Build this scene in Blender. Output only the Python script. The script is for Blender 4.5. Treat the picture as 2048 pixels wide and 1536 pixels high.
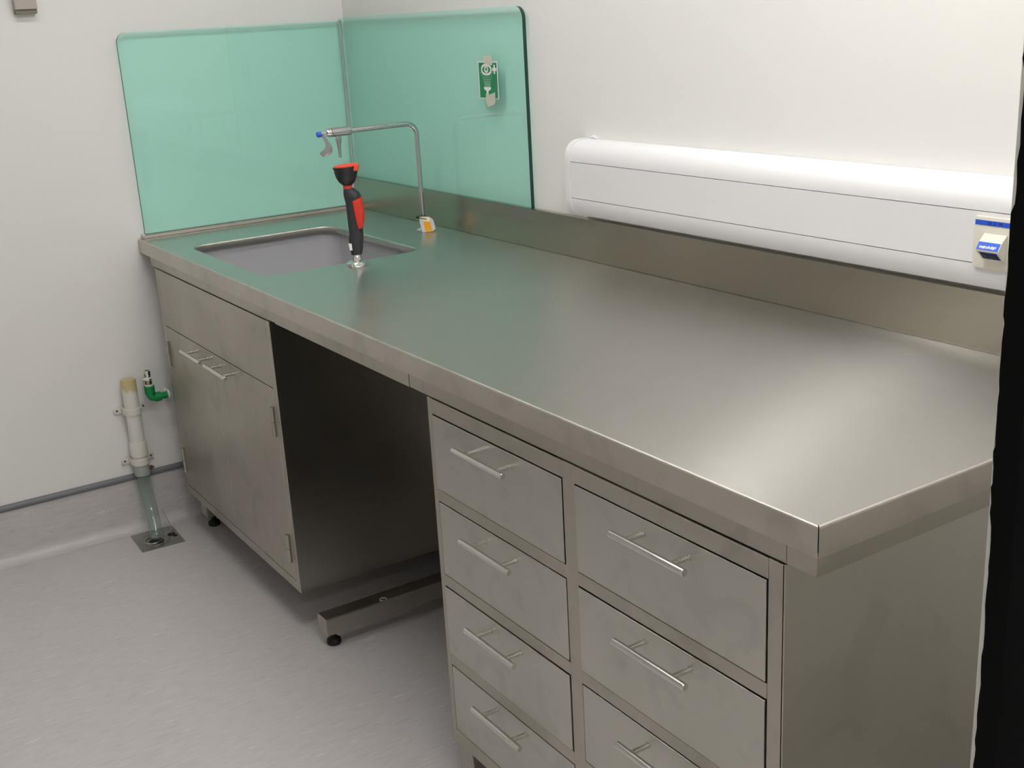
import bpy, bmesh, math, random
from mathutils import Vector, Matrix

for o in list(bpy.data.objects):
    bpy.data.objects.remove(o, do_unlink=True)
scene = bpy.context.scene
COL = scene.collection

# ------------------------------------------------------------------ camera
cam_data = bpy.data.cameras.new('camera')
cam = bpy.data.objects.new('camera', cam_data)
COL.objects.link(cam)
FW = Vector((-0.80542775, 0.5108296, -0.3005649))
RT = Vector((0.54907413, 0.83403624, -0.05386239))
UP = Vector((-0.22316751, 0.20841467, 0.95223925))
m3 = Matrix((RT, UP, -FW)).transposed()
cam.matrix_world = Matrix.Translation((3.51522647, -1.67856553, 1.47791837)) @ m3.to_4x4()
cam_data.sensor_fit = 'HORIZONTAL'
cam_data.sensor_width = 36.0
cam_data.lens = 2348.1 / 2048.0 * 36.0
cam_data.clip_start = 0.02
scene.camera = cam

# ------------------------------------------------------------------ world, exposure
world = bpy.data.worlds.new('world')
scene.world = world
world.use_nodes = True
world.node_tree.nodes['Background'].inputs[0].default_value = (0.5, 0.5, 0.5, 1)
world.node_tree.nodes['Background'].inputs[1].default_value = 0.05
vs = scene.view_settings
vs.view_transform = 'Standard'
vs.look = 'None'
vs.gamma = 1.0
vs.use_curve_mapping = False
vs.exposure = 0.0

LAMP_POWER = 16.5          # emission of the ceiling diffusers
LAMPS = [(1.08, -0.90, 0.12, 1.15, 1.30), (2.35, -0.72, 0.30, 1.15, 1.42), (4.35, -1.7, 0.30, 1.15, 0.88)]   # x, y, width, length, share of the power; the last is added fill
CEIL = 2.55

# ------------------------------------------------------------------ materials
def new_mat(name):
    m = bpy.data.materials.new(name)
    m.use_nodes = True
    nt = m.node_tree
    b = nt.nodes['Principled BSDF']
    return m, nt, b

def plain(name, col, rough=0.5, metal=0.0, bump=0.0, bscale=200.0, vary=0.0, vscale=6.0, spec=0.5, coat=0.0):
    m, nt, b = new_mat(name)
    b.inputs['Base Color'].default_value = (*col, 1)
    b.inputs['Roughness'].default_value = rough
    b.inputs['Metallic'].default_value = metal
    b.inputs['Specular IOR Level'].default_value = spec
    b.inputs['Coat Weight'].default_value = coat
    tc = nt.nodes.new('ShaderNodeTexCoord')
    if vary > 0:
        n = nt.nodes.new('ShaderNodeTexNoise'); n.inputs['Scale'].default_value = vscale
        n.inputs['Detail'].default_value = 4
        nt.links.new(tc.outputs['Object'], n.inputs['Vector'])
        mx = nt.nodes.new('ShaderNodeMix'); mx.data_type = 'RGBA'
        mx.inputs['A'].default_value = (*[c * (1 - vary) for c in col], 1)
        mx.inputs['B'].default_value = (*[min(1, c * (1 + vary)) for c in col], 1)
        nt.links.new(n.outputs['Fac'], mx.inputs['Factor'])
        nt.links.new(mx.outputs['Result'], b.inputs['Base Color'])
    if bump > 0:
        n2 = nt.nodes.new('ShaderNodeTexNoise'); n2.inputs['Scale'].default_value = bscale
        nt.links.new(tc.outputs['Object'], n2.inputs['Vector'])
        bp = nt.nodes.new('ShaderNodeBump'); bp.inputs['Strength'].default_value = bump
        bp.inputs['Distance'].default_value = 0.001
        nt.links.new(n2.outputs['Fac'], bp.inputs['Height'])
        nt.links.new(bp.outputs['Normal'], b.inputs['Normal'])
    return m

def steel(name, col, rough, aniso=0.0, tangent=(0, 1, 0), smudge=0.08, sscale=3.5, grain=(1, 60, 60), stain=0.0, brush=0.0):
    """brushed stainless steel: metal with grain lines and hand smudges in the gloss"""
    m, nt, b = new_mat(name)
    b.inputs['Metallic'].default_value = 1.0
    b.inputs['Anisotropic'].default_value = aniso
    if aniso > 0:
        t = nt.nodes.new('ShaderNodeCombineXYZ')
        for i in range(3): t.inputs[i].default_value = tangent[i]
        nt.links.new(t.outputs[0], b.inputs['Tangent'])
    geo = nt.nodes.new('ShaderNodeNewGeometry')
    n = nt.nodes.new('ShaderNodeTexNoise'); n.inputs['Scale'].default_value = sscale
    n.inputs['Detail'].default_value = 2; n.inputs['Distortion'].default_value = 0.4
    nt.links.new(geo.outputs['Position'], n.inputs['Vector'])
    mr = nt.nodes.new('ShaderNodeMapRange')
    mr.inputs['From Min'].default_value = 0.35; mr.inputs['From Max'].default_value = 0.65
    mr.inputs['To Min'].default_value = rough - smudge; mr.inputs['To Max'].default_value = rough + smudge
    nt.links.new(n.outputs['Fac'], mr.inputs['Value'])
    nt.links.new(mr.outputs['Result'], b.inputs['Roughness'])
    mp = nt.nodes.new('ShaderNodeMapping')
    mp.inputs['Scale'].default_value = grain
    nt.links.new(geo.outputs['Position'], mp.inputs['Vector'])
    g = nt.nodes.new('ShaderNodeTexNoise'); g.inputs['Scale'].default_value = 6.0; g.inputs['Detail'].default_value = 3
    nt.links.new(mp.outputs['Vector'], g.inputs['Vector'])
    mx = nt.nodes.new('ShaderNodeMix'); mx.data_type = 'RGBA'
    mx.inputs['A'].default_value = (*[c * 0.975 for c in col], 1)
    mx.inputs['B'].default_value = (*[min(1, c * 1.025) for c in col], 1)
    nt.links.new(g.outputs['Fac'], mx.inputs['Factor'])
    out = mx.outputs['Result']
    if stain > 0:
        s = nt.nodes.new('ShaderNodeTexNoise'); s.inputs['Scale'].default_value = sscale * 1.7
        s.inputs['Detail'].default_value = 6; s.inputs['Distortion'].default_value = 1.5
        nt.links.new(geo.outputs['Position'], s.inputs['Vector'])
        cr = nt.nodes.new('ShaderNodeMapRange')
        cr.inputs['From Min'].default_value = 0.52; cr.inputs['From Max'].default_value = 0.66
        cr.inputs['To Min'].default_value = 0.0; cr.inputs['To Max'].default_value = stain
        nt.links.new(s.outputs['Fac'], cr.inputs['Value'])
        m2 = nt.nodes.new('ShaderNodeMix'); m2.data_type = 'RGBA'
        nt.links.new(cr.outputs['Result'], m2.inputs['Factor'])
        nt.links.new(out, m2.inputs['A'])
        m2.inputs['B'].default_value = (*[c * 0.72 for c in col], 1)
        out = m2.outputs['Result']
    nt.links.new(out, b.inputs['Base Color'])
    if brush > 0:
        # second, wider lobe of the brushing: scatters across the grain only
        b2 = nt.nodes.new('ShaderNodeBsdfPrincipled')
        b2.inputs['Metallic'].default_value = 1.0
        b2.inputs['Roughness'].default_value = 0.36
        b2.inputs['Anisotropic'].default_value = 1.0
        nt.links.new(t.outputs[0], b2.inputs['Tangent'])
        nt.links.new(out, b2.inputs['Base Color'])
        ms = nt.nodes.new('ShaderNodeMixShader')
        mr2 = nt.nodes.new('ShaderNodeMapRange')
        mr2.inputs['From Min'].default_value = 0.3; mr2.inputs['From Max'].default_value = 0.7
        mr2.inputs['To Min'].default_value = brush * 0.7; mr2.inputs['To Max'].default_value = brush * 1.3
        nt.links.new(g.outputs['Fac'], mr2.inputs['Value'])
        nt.links.new(mr2.outputs['Result'], ms.inputs[0])
        nt.links.new(b.outputs[0], ms.inputs[1]); nt.links.new(b2.outputs[0], ms.inputs[2])
        nt.links.new(ms.outputs[0], nt.nodes['Material Output'].inputs['Surface'])
    return m

def tinted_glass(name, tint, gloss_rough=0.0, body=None, body_amt=0.0, ior=1.5):
    """clear coloured sheet: each face passes the tint and mirrors by Fresnel"""
    m = bpy.data.materials.new(name); m.use_nodes = True
    nt = m.node_tree; nt.nodes.clear()
    out = nt.nodes.new('ShaderNodeOutputMaterial')
    tr = nt.nodes.new('ShaderNodeBsdfTransparent'); tr.inputs[0].default_value = (*tint, 1)
    gl = nt.nodes.new('ShaderNodeBsdfGlossy'); gl.inputs['Roughness'].default_value = gloss_rough
    fr = nt.nodes.new('ShaderNodeFresnel'); fr.inputs['IOR'].default_value = ior
    geo = nt.nodes.new('ShaderNodeNewGeometry')
    inv = nt.nodes.new('ShaderNodeMath'); inv.operation = 'SUBTRACT'; inv.inputs[0].default_value = 1.0
    nt.links.new(geo.outputs['Backfacing'], inv.inputs[1])
    mul = nt.nodes.new('ShaderNodeMath'); mul.operation = 'MULTIPLY'
    nt.links.new(fr.outputs[0], mul.inputs[0]); nt.links.new(inv.outputs[0], mul.inputs[1])
    mix = nt.nodes.new('ShaderNodeMixShader')
    nt.links.new(mul.outputs[0], mix.inputs[0])
    base = tr.outputs[0]
    if body is not None:
        df = nt.nodes.new('ShaderNodeBsdfDiffuse'); df.inputs[0].default_value = (*body, 1)
        mb = nt.nodes.new('ShaderNodeMixShader'); mb.inputs[0].default_value = body_amt
        nt.links.new(tr.outputs[0], mb.inputs[1]); nt.links.new(df.outputs[0], mb.inputs[2])
        base = mb.outputs[0]
    nt.links.new(base, mix.inputs[1]); nt.links.new(gl.outputs[0], mix.inputs[2])
    nt.links.new(mix.outputs[0], out.inputs[0])
    return m

def vinyl(name, col):
    m, nt, b = new_mat(name)
    geo = nt.nodes.new('ShaderNodeNewGeometry')
    mp = nt.nodes.new('ShaderNodeMapping'); mp.inputs['Scale'].default_value = (44, 5.5, 44)
    mp.inputs['Rotation'].default_value = (0, 0, 0.10)
    nt.links.new(geo.outputs['Position'], mp.inputs['Vector'])
    n = nt.nodes.new('ShaderNodeTexNoise'); n.inputs['Scale'].default_value = 3.0; n.inputs['Detail'].default_value = 6
    n.inputs['Roughness'].default_value = 0.65
    nt.links.new(mp.outputs['Vector'], n.inputs['Vector'])
    cr = nt.nodes.new('ShaderNodeValToRGB')
    e = cr.color_ramp.elements
    e[0].position = 0.28; e[0].color = (*[c * 0.86 for c in col], 1)
    e[1].position = 0.72; e[1].color = (*[min(1, c * 1.10) for c in col], 1)
    k = e.new(0.45); k.color = (*[c * 0.97 for c in col], 1)
    k = e.new(0.58); k.color = (*[c * 1.01 for c in col], 1)
    nt.links.new(n.outputs['Fac'], cr.inputs['Fac'])
    # sparse rusty and dark flecks of the marbled sheet
    mp2 = nt.nodes.new('ShaderNodeMapping'); mp2.inputs['Scale'].default_value = (60, 12, 60)
    nt.links.new(geo.outputs['Position'], mp2.inputs['Vector'])
    n2 = nt.nodes.new('ShaderNodeTexNoise'); n2.inputs['Scale'].default_value = 1.6; n2.inputs['Detail'].default_value = 2
    nt.links.new(mp2.outputs['Vector'], n2.inputs['Vector'])
    mr = nt.nodes.new('ShaderNodeMapRange'); mr.inputs['From Min'].default_value = 0.66; mr.inputs['From Max'].default_value = 0.74
    mr.inputs['To Max'].default_value = 0.35
    nt.links.new(n2.outputs['Fac'], mr.inputs['Value'])
    mx = nt.nodes.new('ShaderNodeMix'); mx.data_type = 'RGBA'
    nt.links.new(mr.outputs['Result'], mx.inputs['Factor'])
    nt.links.new(cr.outputs['Color'], mx.inputs['A'])
    mx.inputs['B'].default_value = (col[0] * 0.62, col[1] * 0.52, col[2] * 0.50, 1)
    mp3 = nt.nodes.new('ShaderNodeMapping'); mp3.inputs['Scale'].default_value = (75, 9, 75); mp3.inputs['Location'].default_value = (7, 3, 2)
    nt.links.new(geo.outputs['Position'], mp3.inputs['Vector'])
    n3 = nt.nodes.new('ShaderNodeTexNoise'); n3.inputs['Scale'].default_value = 1.5; n3.inputs['Detail'].default_value = 1
    nt.links.new(mp3.outputs['Vector'], n3.inputs['Vector'])
    mr3 = nt.nodes.new('ShaderNodeMapRange'); mr3.inputs['From Min'].default_value = 0.69; mr3.inputs['From Max'].default_value = 0.76
    mr3.inputs['To Max'].default_value = 0.6
    nt.links.new(n3.outputs['Fac'], mr3.inputs['Value'])
    mx3 = nt.nodes.new('ShaderNodeMix'); mx3.data_type = 'RGBA'
    nt.links.new(mr3.outputs['Result'], mx3.inputs['Factor'])
    nt.links.new(mx.outputs['Result'], mx3.inputs['A'])
    mx3.inputs['B'].default_value = (0.74, 0.72, 0.69, 1)
    nt.links.new(mx3.outputs['Result'], b.inputs['Base Color'])
    b.inputs['Roughness'].default_value = 0.42
    return m

def emit(name, col, s):
    m, nt, b = new_mat(name)
    b.inputs['Base Color'].default_value = (0.8, 0.8, 0.8, 1)
    b.inputs['Emission Color'].default_value = (*col, 1)
    b.inputs['Emission Strength'].default_value = s
    return m

M = {}
M['wall'] = plain('wall_paint', (0.81, 0.80, 0.775), 0.55, vary=0.012, vscale=1.5)
M['ceil'] = plain('ceiling_paint', (0.82, 0.82, 0.80), 0.8, vary=0.01)
M['floor'] = vinyl('floor_vinyl', (0.56, 0.53, 0.525))
M['trim'] = plain('grey_trim', (0.17, 0.175, 0.19), 0.45, vary=0.05)
M['seam'] = plain('weld_seam', (0.56, 0.54, 0.53), 0.5, vary=0.03)
M['top'] = steel('worktop_steel', (0.545, 0.525, 0.492), 0.315, aniso=0.6, tangent=(0, 1, 0), smudge=0.035, sscale=2.2, grain=(1, 40, 40), brush=0.55)
M['edge'] = steel('edge_steel', (0.56, 0.53, 0.485), 0.40, smudge=0.06, sscale=5, grain=(2, 40, 40), stain=0.35)
M['front'] = steel('front_steel', (0.475, 0.447, 0.398), 0.42, smudge=0.08, sscale=4.0, grain=(3, 30, 30), stain=0.35)
M['drawer'] = steel('drawer_steel', (0.54, 0.528, 0.485), 0.38, smudge=0.08, sscale=6.0, grain=(3, 30, 30), stain=0.28)
M['endpanel'] = steel('end_panel_steel', (0.62, 0.60, 0.54), 0.45, smudge=0.06, sscale=4.0, grain=(3, 30, 30), stain=0.15)
M['carcass'] = steel('carcass_steel', (0.44, 0.425, 0.385), 0.24, smudge=0.02, sscale=3.0)
M['upst'] = steel('upstand_steel', (0.435, 0.405, 0.345), 0.24, smudge=0.025, sscale=3.0, grain=(1, 40, 40))
M['bar'] = steel('handle_steel', (0.70, 0.685, 0.655), 0.19, smudge=0.03, sscale=20)
M['tap'] = steel('tap_metal', (0.52, 0.53, 0.54), 0.24, smudge=0.03, sscale=20)
M['chrome'] = plain('chrome', (0.75, 0.75, 0.75), 0.16, 1.0)
M['bowl'] = plain('sink_bowl_grey', (0.43, 0.42, 0.44), 0.45, 0.0, vary=0.03)
M['glass'] = tinted_glass('green_glass', (0.855, 0.999, 0.968))
M['glass_edge'] = plain('green_glass_edge', (0.004, 0.045, 0.035), 0.12, vary=0.05)
M['sealant'] = plain('grey_sealant', (0.34, 0.42, 0.385), 0.5, vary=0.05)
M['trunk'] = plain('trunking_plastic', (0.79, 0.785, 0.80), 0.32, vary=0.01)
M['socket'] = plain('cream_plastic', (0.72, 0.69, 0.60), 0.35, vary=0.01)
M['blue'] = plain('blue_label', (0.02, 0.10, 0.62), 0.4, vary=0.05)
M['bluedark'] = plain('blue_jack', (0.01, 0.03, 0.30), 0.35, vary=0.05)
M['navy'] = plain('dark_print', (0.005, 0.012, 0.10), 0.5, vary=0.05)
M['whitepr'] = plain('white_print', (0.85, 0.85, 0.88), 0.5, vary=0.02)
M['black'] = plain('black_rubber', (0.008, 0.008, 0.009), 0.6, vary=0.1)
M['blackgloss'] = plain('black_plastic', (0.010, 0.010, 0.011), 0.45, vary=0.1)
M['char'] = plain('charcoal_rubber', (0.022, 0.024, 0.028), 0.55, vary=0.1, vscale=40)
M['red'] = plain('red_plastic', (0.62, 0.035, 0.018), 0.45, vary=0.06, vscale=30)
M['redcap'] = plain('orange_red_lid', (0.72, 0.07, 0.025), 0.45, vary=0.06, vscale=30)
M['greenp'] = plain('green_plastic_pipe', (0.0, 0.26, 0.065), 0.4, vary=0.05)
M['pvc'] = plain('white_pvc', (0.70, 0.68, 0.62), 0.4, vary=0.03, vscale=30)
M['whitep'] = plain('white_plastic', (0.78, 0.78, 0.78), 0.4, vary=0.02)
M['brass'] = plain('dull_metal', (0.42, 0.37, 0.26), 0.35, 1.0, vary=0.1)
M['clamp'] = plain('grey_hose_cuff', (0.34, 0.37, 0.36), 0.45, vary=0.08, vscale=40)
M['hose'] = tinted_glass('clear_hose', (0.84, 0.90, 0.88), 0.12, body=(0.40, 0.47, 0.45), body_amt=0.16)
M['clear'] = tinted_glass('clear_plastic', (0.93, 0.94, 0.94), 0.05, body=(0.6, 0.6, 0.6), body_amt=0.08)
M['screw'] = plain('rusty_screw', (0.10, 0.05, 0.02), 0.6, 0.3, vary=0.2, vscale=80)
M['tagw'] = plain('grey_white_tag', (0.56, 0.55, 0.56), 0.5, vary=0.03)
M['tagc'] = plain('cream_tag', (0.80, 0.74, 0.46), 0.5, vary=0.03)
M['tago'] = plain('orange_tag', (0.85, 0.36, 0.01), 0.5, vary=0.03)
M['signg'] = plain('sign_green', (0.0, 0.22, 0.075), 0.4, vary=0.03)
M['signw'] = plain('sign_white', (0.80, 0.80, 0.80), 0.4, vary=0.02)
M['tape'] = tinted_glass('masking_tape', (0.92, 0.90, 0.84), 0.3, body=(0.80, 0.77, 0.66), body_amt=0.62)
M['wallbox'] = plain('beige_grey_box', (0.46, 0.40, 0.36), 0.5, vary=0.03)
M['wallboxd'] = plain('brown_box_strip', (0.20, 0.18, 0.13), 0.5, vary=0.03)
M['blackpanel'] = plain('black_laminate', (0.0018, 0.0018, 0.0018), 0.7, vary=0.2, spec=0.1)
M['rawboard'] = plain('pale_board_edge', (0.60, 0.58, 0.54), 0.7, vary=0.15, vscale=30)  # pale as the chipped edge, lightened further to brighten the end panel's reflections
M['housing'] = plain('lamp_housing', (0.8, 0.8, 0.8), 0.5, vary=0.01)

def glued_pvc():
    m, nt, b = new_mat('white_pvc_with_glue')
    b.inputs['Roughness'].default_value = 0.4
    geo = nt.nodes.new('ShaderNodeNewGeometry')
    sp = nt.nodes.new('ShaderNodeSeparateXYZ'); nt.links.new(geo.outputs['Position'], sp.inputs[0])
    n = nt.nodes.new('ShaderNodeTexNoise'); n.inputs['Scale'].default_value = 35
    mp = nt.nodes.new('ShaderNodeMapping'); mp.inputs['Scale'].default_value = (1, 1, 0.25)
    nt.links.new(geo.outputs['Position'], mp.inputs[0]); nt.links.new(mp.outputs[0], n.inputs['Vector'])
    a = nt.nodes.new('ShaderNodeMath'); a.operation = 'MULTIPLY_ADD'
    a.inputs[1].default_value = 0.10; nt.links.new(n.outputs['Fac'], a.inputs[0]); nt.links.new(sp.outputs['Z'], a.inputs[2])
    mr = nt.nodes.new('ShaderNodeMapRange')
    mr.inputs['From Min'].default_value = 0.500; mr.inputs['From Max'].default_value = 0.515
    nt.links.new(a.outputs[0], mr.inputs['Value'])
    mx = nt.nodes.new('ShaderNodeMix'); mx.data_type = 'RGBA'
    mx.inputs['A'].default_value = (0.70, 0.68, 0.63, 1); mx.inputs['B'].default_value = (0.56, 0.46, 0.24, 1)
    nt.links.new(mr.outputs['Result'], mx.inputs['Factor']); nt.links.new(mx.outputs['Result'], b.inputs['Base Color'])
    return m
M['pvcglue'] = glued_pvc()

# ------------------------------------------------------------------ geometry helpers
def BM(): return bmesh.new()

def add_box(bm, x0, x1, y0, y1, z0, z1, bev=0.0, seg=2):
    vs_ = [bm.verts.new(p) for p in ((x0, y0, z0), (x1, y0, z0), (x1, y1, z0), (x0, y1, z0), (x0, y0, z1), (x1, y0, z1), (x1, y1, z1), (x0, y1, z1))]
    fs = [bm.faces.new([vs_[i] for i in f]) for f in ((3, 2, 1, 0), (4, 5, 6, 7), (0, 1, 5, 4), (1, 2, 6, 5), (2, 3, 7, 6), (3, 0, 4, 7))]
    if bev > 0:
        es = set(e for f in fs for e in f.edges)
        bmesh.ops.bevel(bm, geom=list(es), offset=bev, segments=seg, profile=0.5, affect='EDGES')
    return bm

def boxm(*a, **k): return add_box(BM(), *a, **k)

def add_prism(bm, poly, mat, depth, bev=0.0):
    """poly: 2D points, mat: 4x4 placing (u, v, w); extruded in w from 0 to depth"""
    if sum(poly[i][0] * poly[(i + 1) % len(poly)][1] - poly[(i + 1) % len(poly)][0] * poly[i][1] for i in range(len(poly))) < 0:
        poly = poly[::-1]
    a = [bm.verts.new(mat @ Vector((u, v, 0))) for u, v in poly]
    b = [bm.verts.new(mat @ Vector((u, v, depth))) for u, v in poly]
    n = len(poly)
    fs = [bm.faces.new(a[::-1]), bm.faces.new(b)]
    for i in range(n):
        fs.append(bm.faces.new((a[i], a[(i + 1) % n], b[(i + 1) % n], b[i])))
    if bev > 0:
        es = list(fs[0].edges) + list(fs[1].edges)
        bmesh.ops.bevel(bm, geom=es, offset=bev, segments=2, profile=0.5, affect='EDGES')
    return bm

def add_rings(bm, rings, cap0=True, cap1=True):
    """rings: list of equal-length lists of points"""
    vr = [[bm.verts.new(p) for p in r] for r in rings]
    n = len(vr[0])
    for a, b in zip(vr[:-1], vr[1:]):
        for i in range(n):
            bm.faces.new((a[i], a[(i + 1) % n], b[(i + 1) % n], b[i]))
    if cap0: bm.faces.new(vr[0][::-1])
    if cap1: bm.faces.new(vr[-1])
    return bm

def add_lathe(bm, prof, c, axis='z', seg=24, cap0=True, cap1=True):
    """prof: (radius, height) pairs along the axis through c"""
    rings = []
    for r, h in prof:
        ring = []
        for i in range(seg):
            a = 2 * math.pi * i / seg
            p, q = r * math.cos(a), r * math.sin(a)
            v = {'z': (p, q, h), 'y': (q, h, p), 'x': (h, p, q)}[axis]
            ring.append(Vector(c) + Vector(v))
        rings.append(ring)
    add_rings(bm, rings, cap0, cap1)
    bmesh.ops.recalc_face_normals(bm, faces=bm.faces)
    return bm

def add_tube(bm, pts, r, seg=12, cap=True, squash=1.0):
    pts = [Vector(p) for p in pts]
    rs = r if isinstance(r, (list, tuple)) else [r] * len(pts)
    rings = []
    t0 = (pts[1] - pts[0]).normalized()
    ref = Vector((0, 0, 1)) if abs(t0.z) < 0.9 else Vector((0, 1, 0))
    nrm = t0.cross(ref).normalized()
    for i, p in enumerate(pts):
        if i == 0: t = t0
        elif i == len(pts) - 1: t = (pts[i] - pts[i - 1]).normalized()
        else: t = ((pts[i + 1] - p).normalized() + (p - pts[i - 1]).normalized()).normalized()
        nrm = (nrm - t * nrm.dot(t)).normalized()
        bn = t.cross(nrm)
        rings.append([p + nrm * rs[i] * math.cos(2 * math.pi * k / seg) + bn * squash * rs[i] * math.sin(2 * math.pi * k / seg) for k in range(seg)])
    add_rings(bm, rings, cap, cap)
    return bm

def add_torus(bm, c, R, r, axis='z', seg=28, rs=8, a0=0, a1=2 * math.pi):
    full = abs(a1 - a0 - 2 * math.pi) < 1e-6
    pts = []
    n = seg if full else seg + 1
    rings = []
    for i in range(n):
        a = a0 + (a1 - a0) * i / seg
        d = {'z': Vector((math.cos(a), math.sin(a), 0)), 'y': Vector((math.cos(a), 0, math.sin(a))), 'x': Vector((0, math.cos(a), math.sin(a)))}[axis]
        ax = {'z': Vector((0, 0, 1)), 'y': Vector((0, 1, 0)), 'x': Vector((1, 0, 0))}[axis]
        rings.append([Vector(c) + d * (R + r * math.cos(2 * math.pi * k / rs)) + ax * r * math.sin(2 * math.pi * k / rs) for k in range(rs)])
    if full:
        vr = [[bm.verts.new(p) for p in q] for q in rings]
        for i in range(n):
            A, B = vr[i], vr[(i + 1) % n]
            for k in range(rs): bm.faces.new((A[k], A[(k + 1) % rs], B[(k + 1) % rs], B[k]))
    else:
        add_rings(bm, rings)
    bmesh.ops.recalc_face_normals(bm, faces=bm.faces)
    return bm

def rrect(x0, x1, y0, y1, r, seg=6):
    out = []
    for cx, cy, a in ((x1 - r, y1 - r, 0), (x0 + r, y1 - r, 90), (x0 + r, y0 + r, 180), (x1 - r, y0 + r, 270)):
        for i in range(seg + 1):
            t = math.radians(a + 90 * i / seg)
            out.append((cx + r * math.cos(t), cy + r * math.sin(t)))
    return out

def ell(cx, cy, rx, ry, n=24, a0=0, a1=360):
    return [(cx + rx * math.cos(math.radians(a0 + (a1 - a0) * i / n)), cy + ry * math.sin(math.radians(a0 + (a1 - a0) * i / n))) for i in range(n)]

ORIG = {}
def thing(name, loc, label, cat, group=None):
    o = bpy.data.objects.new(name, None)
    o.empty_display_size = 0.05
    o.location = loc
    COL.objects.link(o)
    ORIG[o.name] = Vector(loc)
    o['label'] = label; o['category'] = cat
    if group: o['group'] = group
    return o

def part(name, bm, mat, parent=None, smooth=False, label=None, recalc=True, mats=None):
    """link a bmesh built in room coordinates as one mesh object under its thing"""
    off = ORIG[parent.name] if parent is not None else Vector((0, 0, 0))
    if recalc: bmesh.ops.recalc_face_normals(bm, faces=bm.faces)
    bmesh.ops.translate(bm, verts=bm.verts, vec=-off)
    me = bpy.data.meshes.new(name)
    bm.to_mesh(me); bm.free()
    for mm in (mats or [mat]): me.materials.append(M[mm])
    if smooth:
        me.polygons.foreach_set('use_smooth', [True] * len(me.polygons))
        try: me.set_sharp_from_angle(angle=math.radians(38))
        except Exception: pass
    o = bpy.data.objects.new(name, me)
    COL.objects.link(o)
    if parent is not None:
        o.parent = parent
        ORIG[o.name] = ORIG[parent.name]
    else:
        ORIG[o.name] = Vector((0, 0, 0))
    if label: o['label'] = label
    return o

def tag(o, label, cat, group=None):
    o['label'] = label; o['category'] = cat
    if group: o['group'] = group
    return o

def structure(name, bm, mat, label, smooth=False, cat=None):
    o = part(name, bm, mat, None, smooth)
    o['kind'] = 'structure'; o['label'] = label
    o['category'] = cat or name.split('_')[0]
    return o

def inst(src, parent, loc):
    """copy a part (mesh shared) under parent at a place given in the parent's frame"""
    c = src.copy(); COL.objects.link(c); c.parent = parent; c.location = loc
    ORIG[c.name] = ORIG[parent.name]
    return c

# ------------------------------------------------------------------ room
RX, RY = 5.2, -3.4
structure('floor', boxm(-0.1, RX + 0.1, RY - 0.1, 0.1, -0.06, 0.0), 'floor', 'pale grey marbled vinyl floor with fine streaks')
structure('wall_left', boxm(-0.1, 0.0, RY, 0.0, 0.0, CEIL), 'wall', 'off white wall at left behind the sink end', cat='wall')
structure('wall_back', boxm(-0.1, RX + 0.1, 0.0, 0.1, 0.0, CEIL), 'wall', 'off white wall behind the steel bench and trunking', cat='wall')
structure('wall_right', boxm(RX, RX + 0.1, RY, 0.0, 0.0, CEIL), 'wall', 'off white wall behind the viewer', cat='wall')
structure('wall_front', boxm(-0.1, RX + 0.1, RY - 0.1, RY, 0.0, CEIL), 'wall', 'off white wall facing the bench', cat='wall')
structure('ceiling', boxm(-0.1, RX + 0.1, RY - 0.1, 0.1, CEIL, CEIL + 0.1), 'ceil', 'white ceiling with light fittings')

def cove(along, a0, a1, h=0.166, r=0.035, t=0.004):
    prof = [(0.0005, h)]
    prof.append((t, h)); prof.append((t, r + .0004))
    for i in range(1, 9):
        a = math.radians(90 * i / 8)
        prof.append((t + r - r * math.cos(a), r + .0004 - r * math.sin(a)))
    prof.append((0.0005, 0.0004))
    bm = BM()
    rings = []
    for a in (a0, a1):
        rings.append([Vector((p, a, z)) if along == 'y' else Vector((a, -p, z)) for p, z in prof])
    add_rings(bm, rings)
    return bm
bl = structure('baseboard_left', cove('y', RY, -0.0), 'floor', 'coved grey vinyl skirting turned up the left wall', True, cat='skirting')
for yy in (-0.955, -0.735):
    bm = boxm(0.0038, 0.0049, yy - 0.0018, yy + 0.0018, 0.04, 0.166)
    part('weld_seam', bm, 'seam', bl)
structure('baseboard_back', cove('x', 0.04, RX), 'floor', 'coved grey vinyl skirting turned up the back wall', True, cat='skirting')
bm = BM()
add_rings(bm, [[Vector((0.0005 + 0.011 * math.cos(t), y, 0.173 + 0.0105 * math.sin(t))) for t in [math.radians(-90 + 180 * i / 8) for i in range(9)]] for y in (RY, -0.0)])
structure('trim_1', bm, 'trim', 'dark grey rounded capping strip along the top of the skirting', True, cat='trim')

# ceiling light fittings; the third is an unseen one added for fill
lamp_labels = ['long ceiling light above the sink end of the bench', 'long ceiling light above the drawer end of the bench',
               'added fill light on the ceiling behind the viewer']
for i, (lx, ly, wx, wy, pw) in enumerate(LAMPS):
    M['lamp%d' % i] = emit('lamp_diffuser', (1.0, 0.985, 0.96), LAMP_POWER * pw)
    t = thing('ceiling_light', (lx, ly, CEIL), lamp_labels[i], 'ceiling light', 'ceiling lights')
    hx, hy = wx / 2, wy / 2
    bm = BM()
    add_box(bm, lx - hx - .02, lx + hx + .02, ly - hy - .02, ly - hy, CEIL - .06, CEIL - .001, .003)
    add_box(bm, lx - hx - .02, lx + hx + .02, ly + hy, ly + hy + .02, CEIL - .06, CEIL - .001, .003)
    add_box(bm, lx - hx - .02, lx - hx, ly - hy, ly + hy, CEIL - .06, CEIL - .001, .003)
    add_box(bm, lx + hx, lx + hx + .02, ly - hy, ly + hy, CEIL - .06, CEIL - .001, .003)
    part('frame', bm, 'housing', t)
    part('diffuser', boxm(lx - hx, lx + hx, ly - hy, ly + hy, CEIL - .055, CEIL - .03), 'lamp%d' % i, t)

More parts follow.
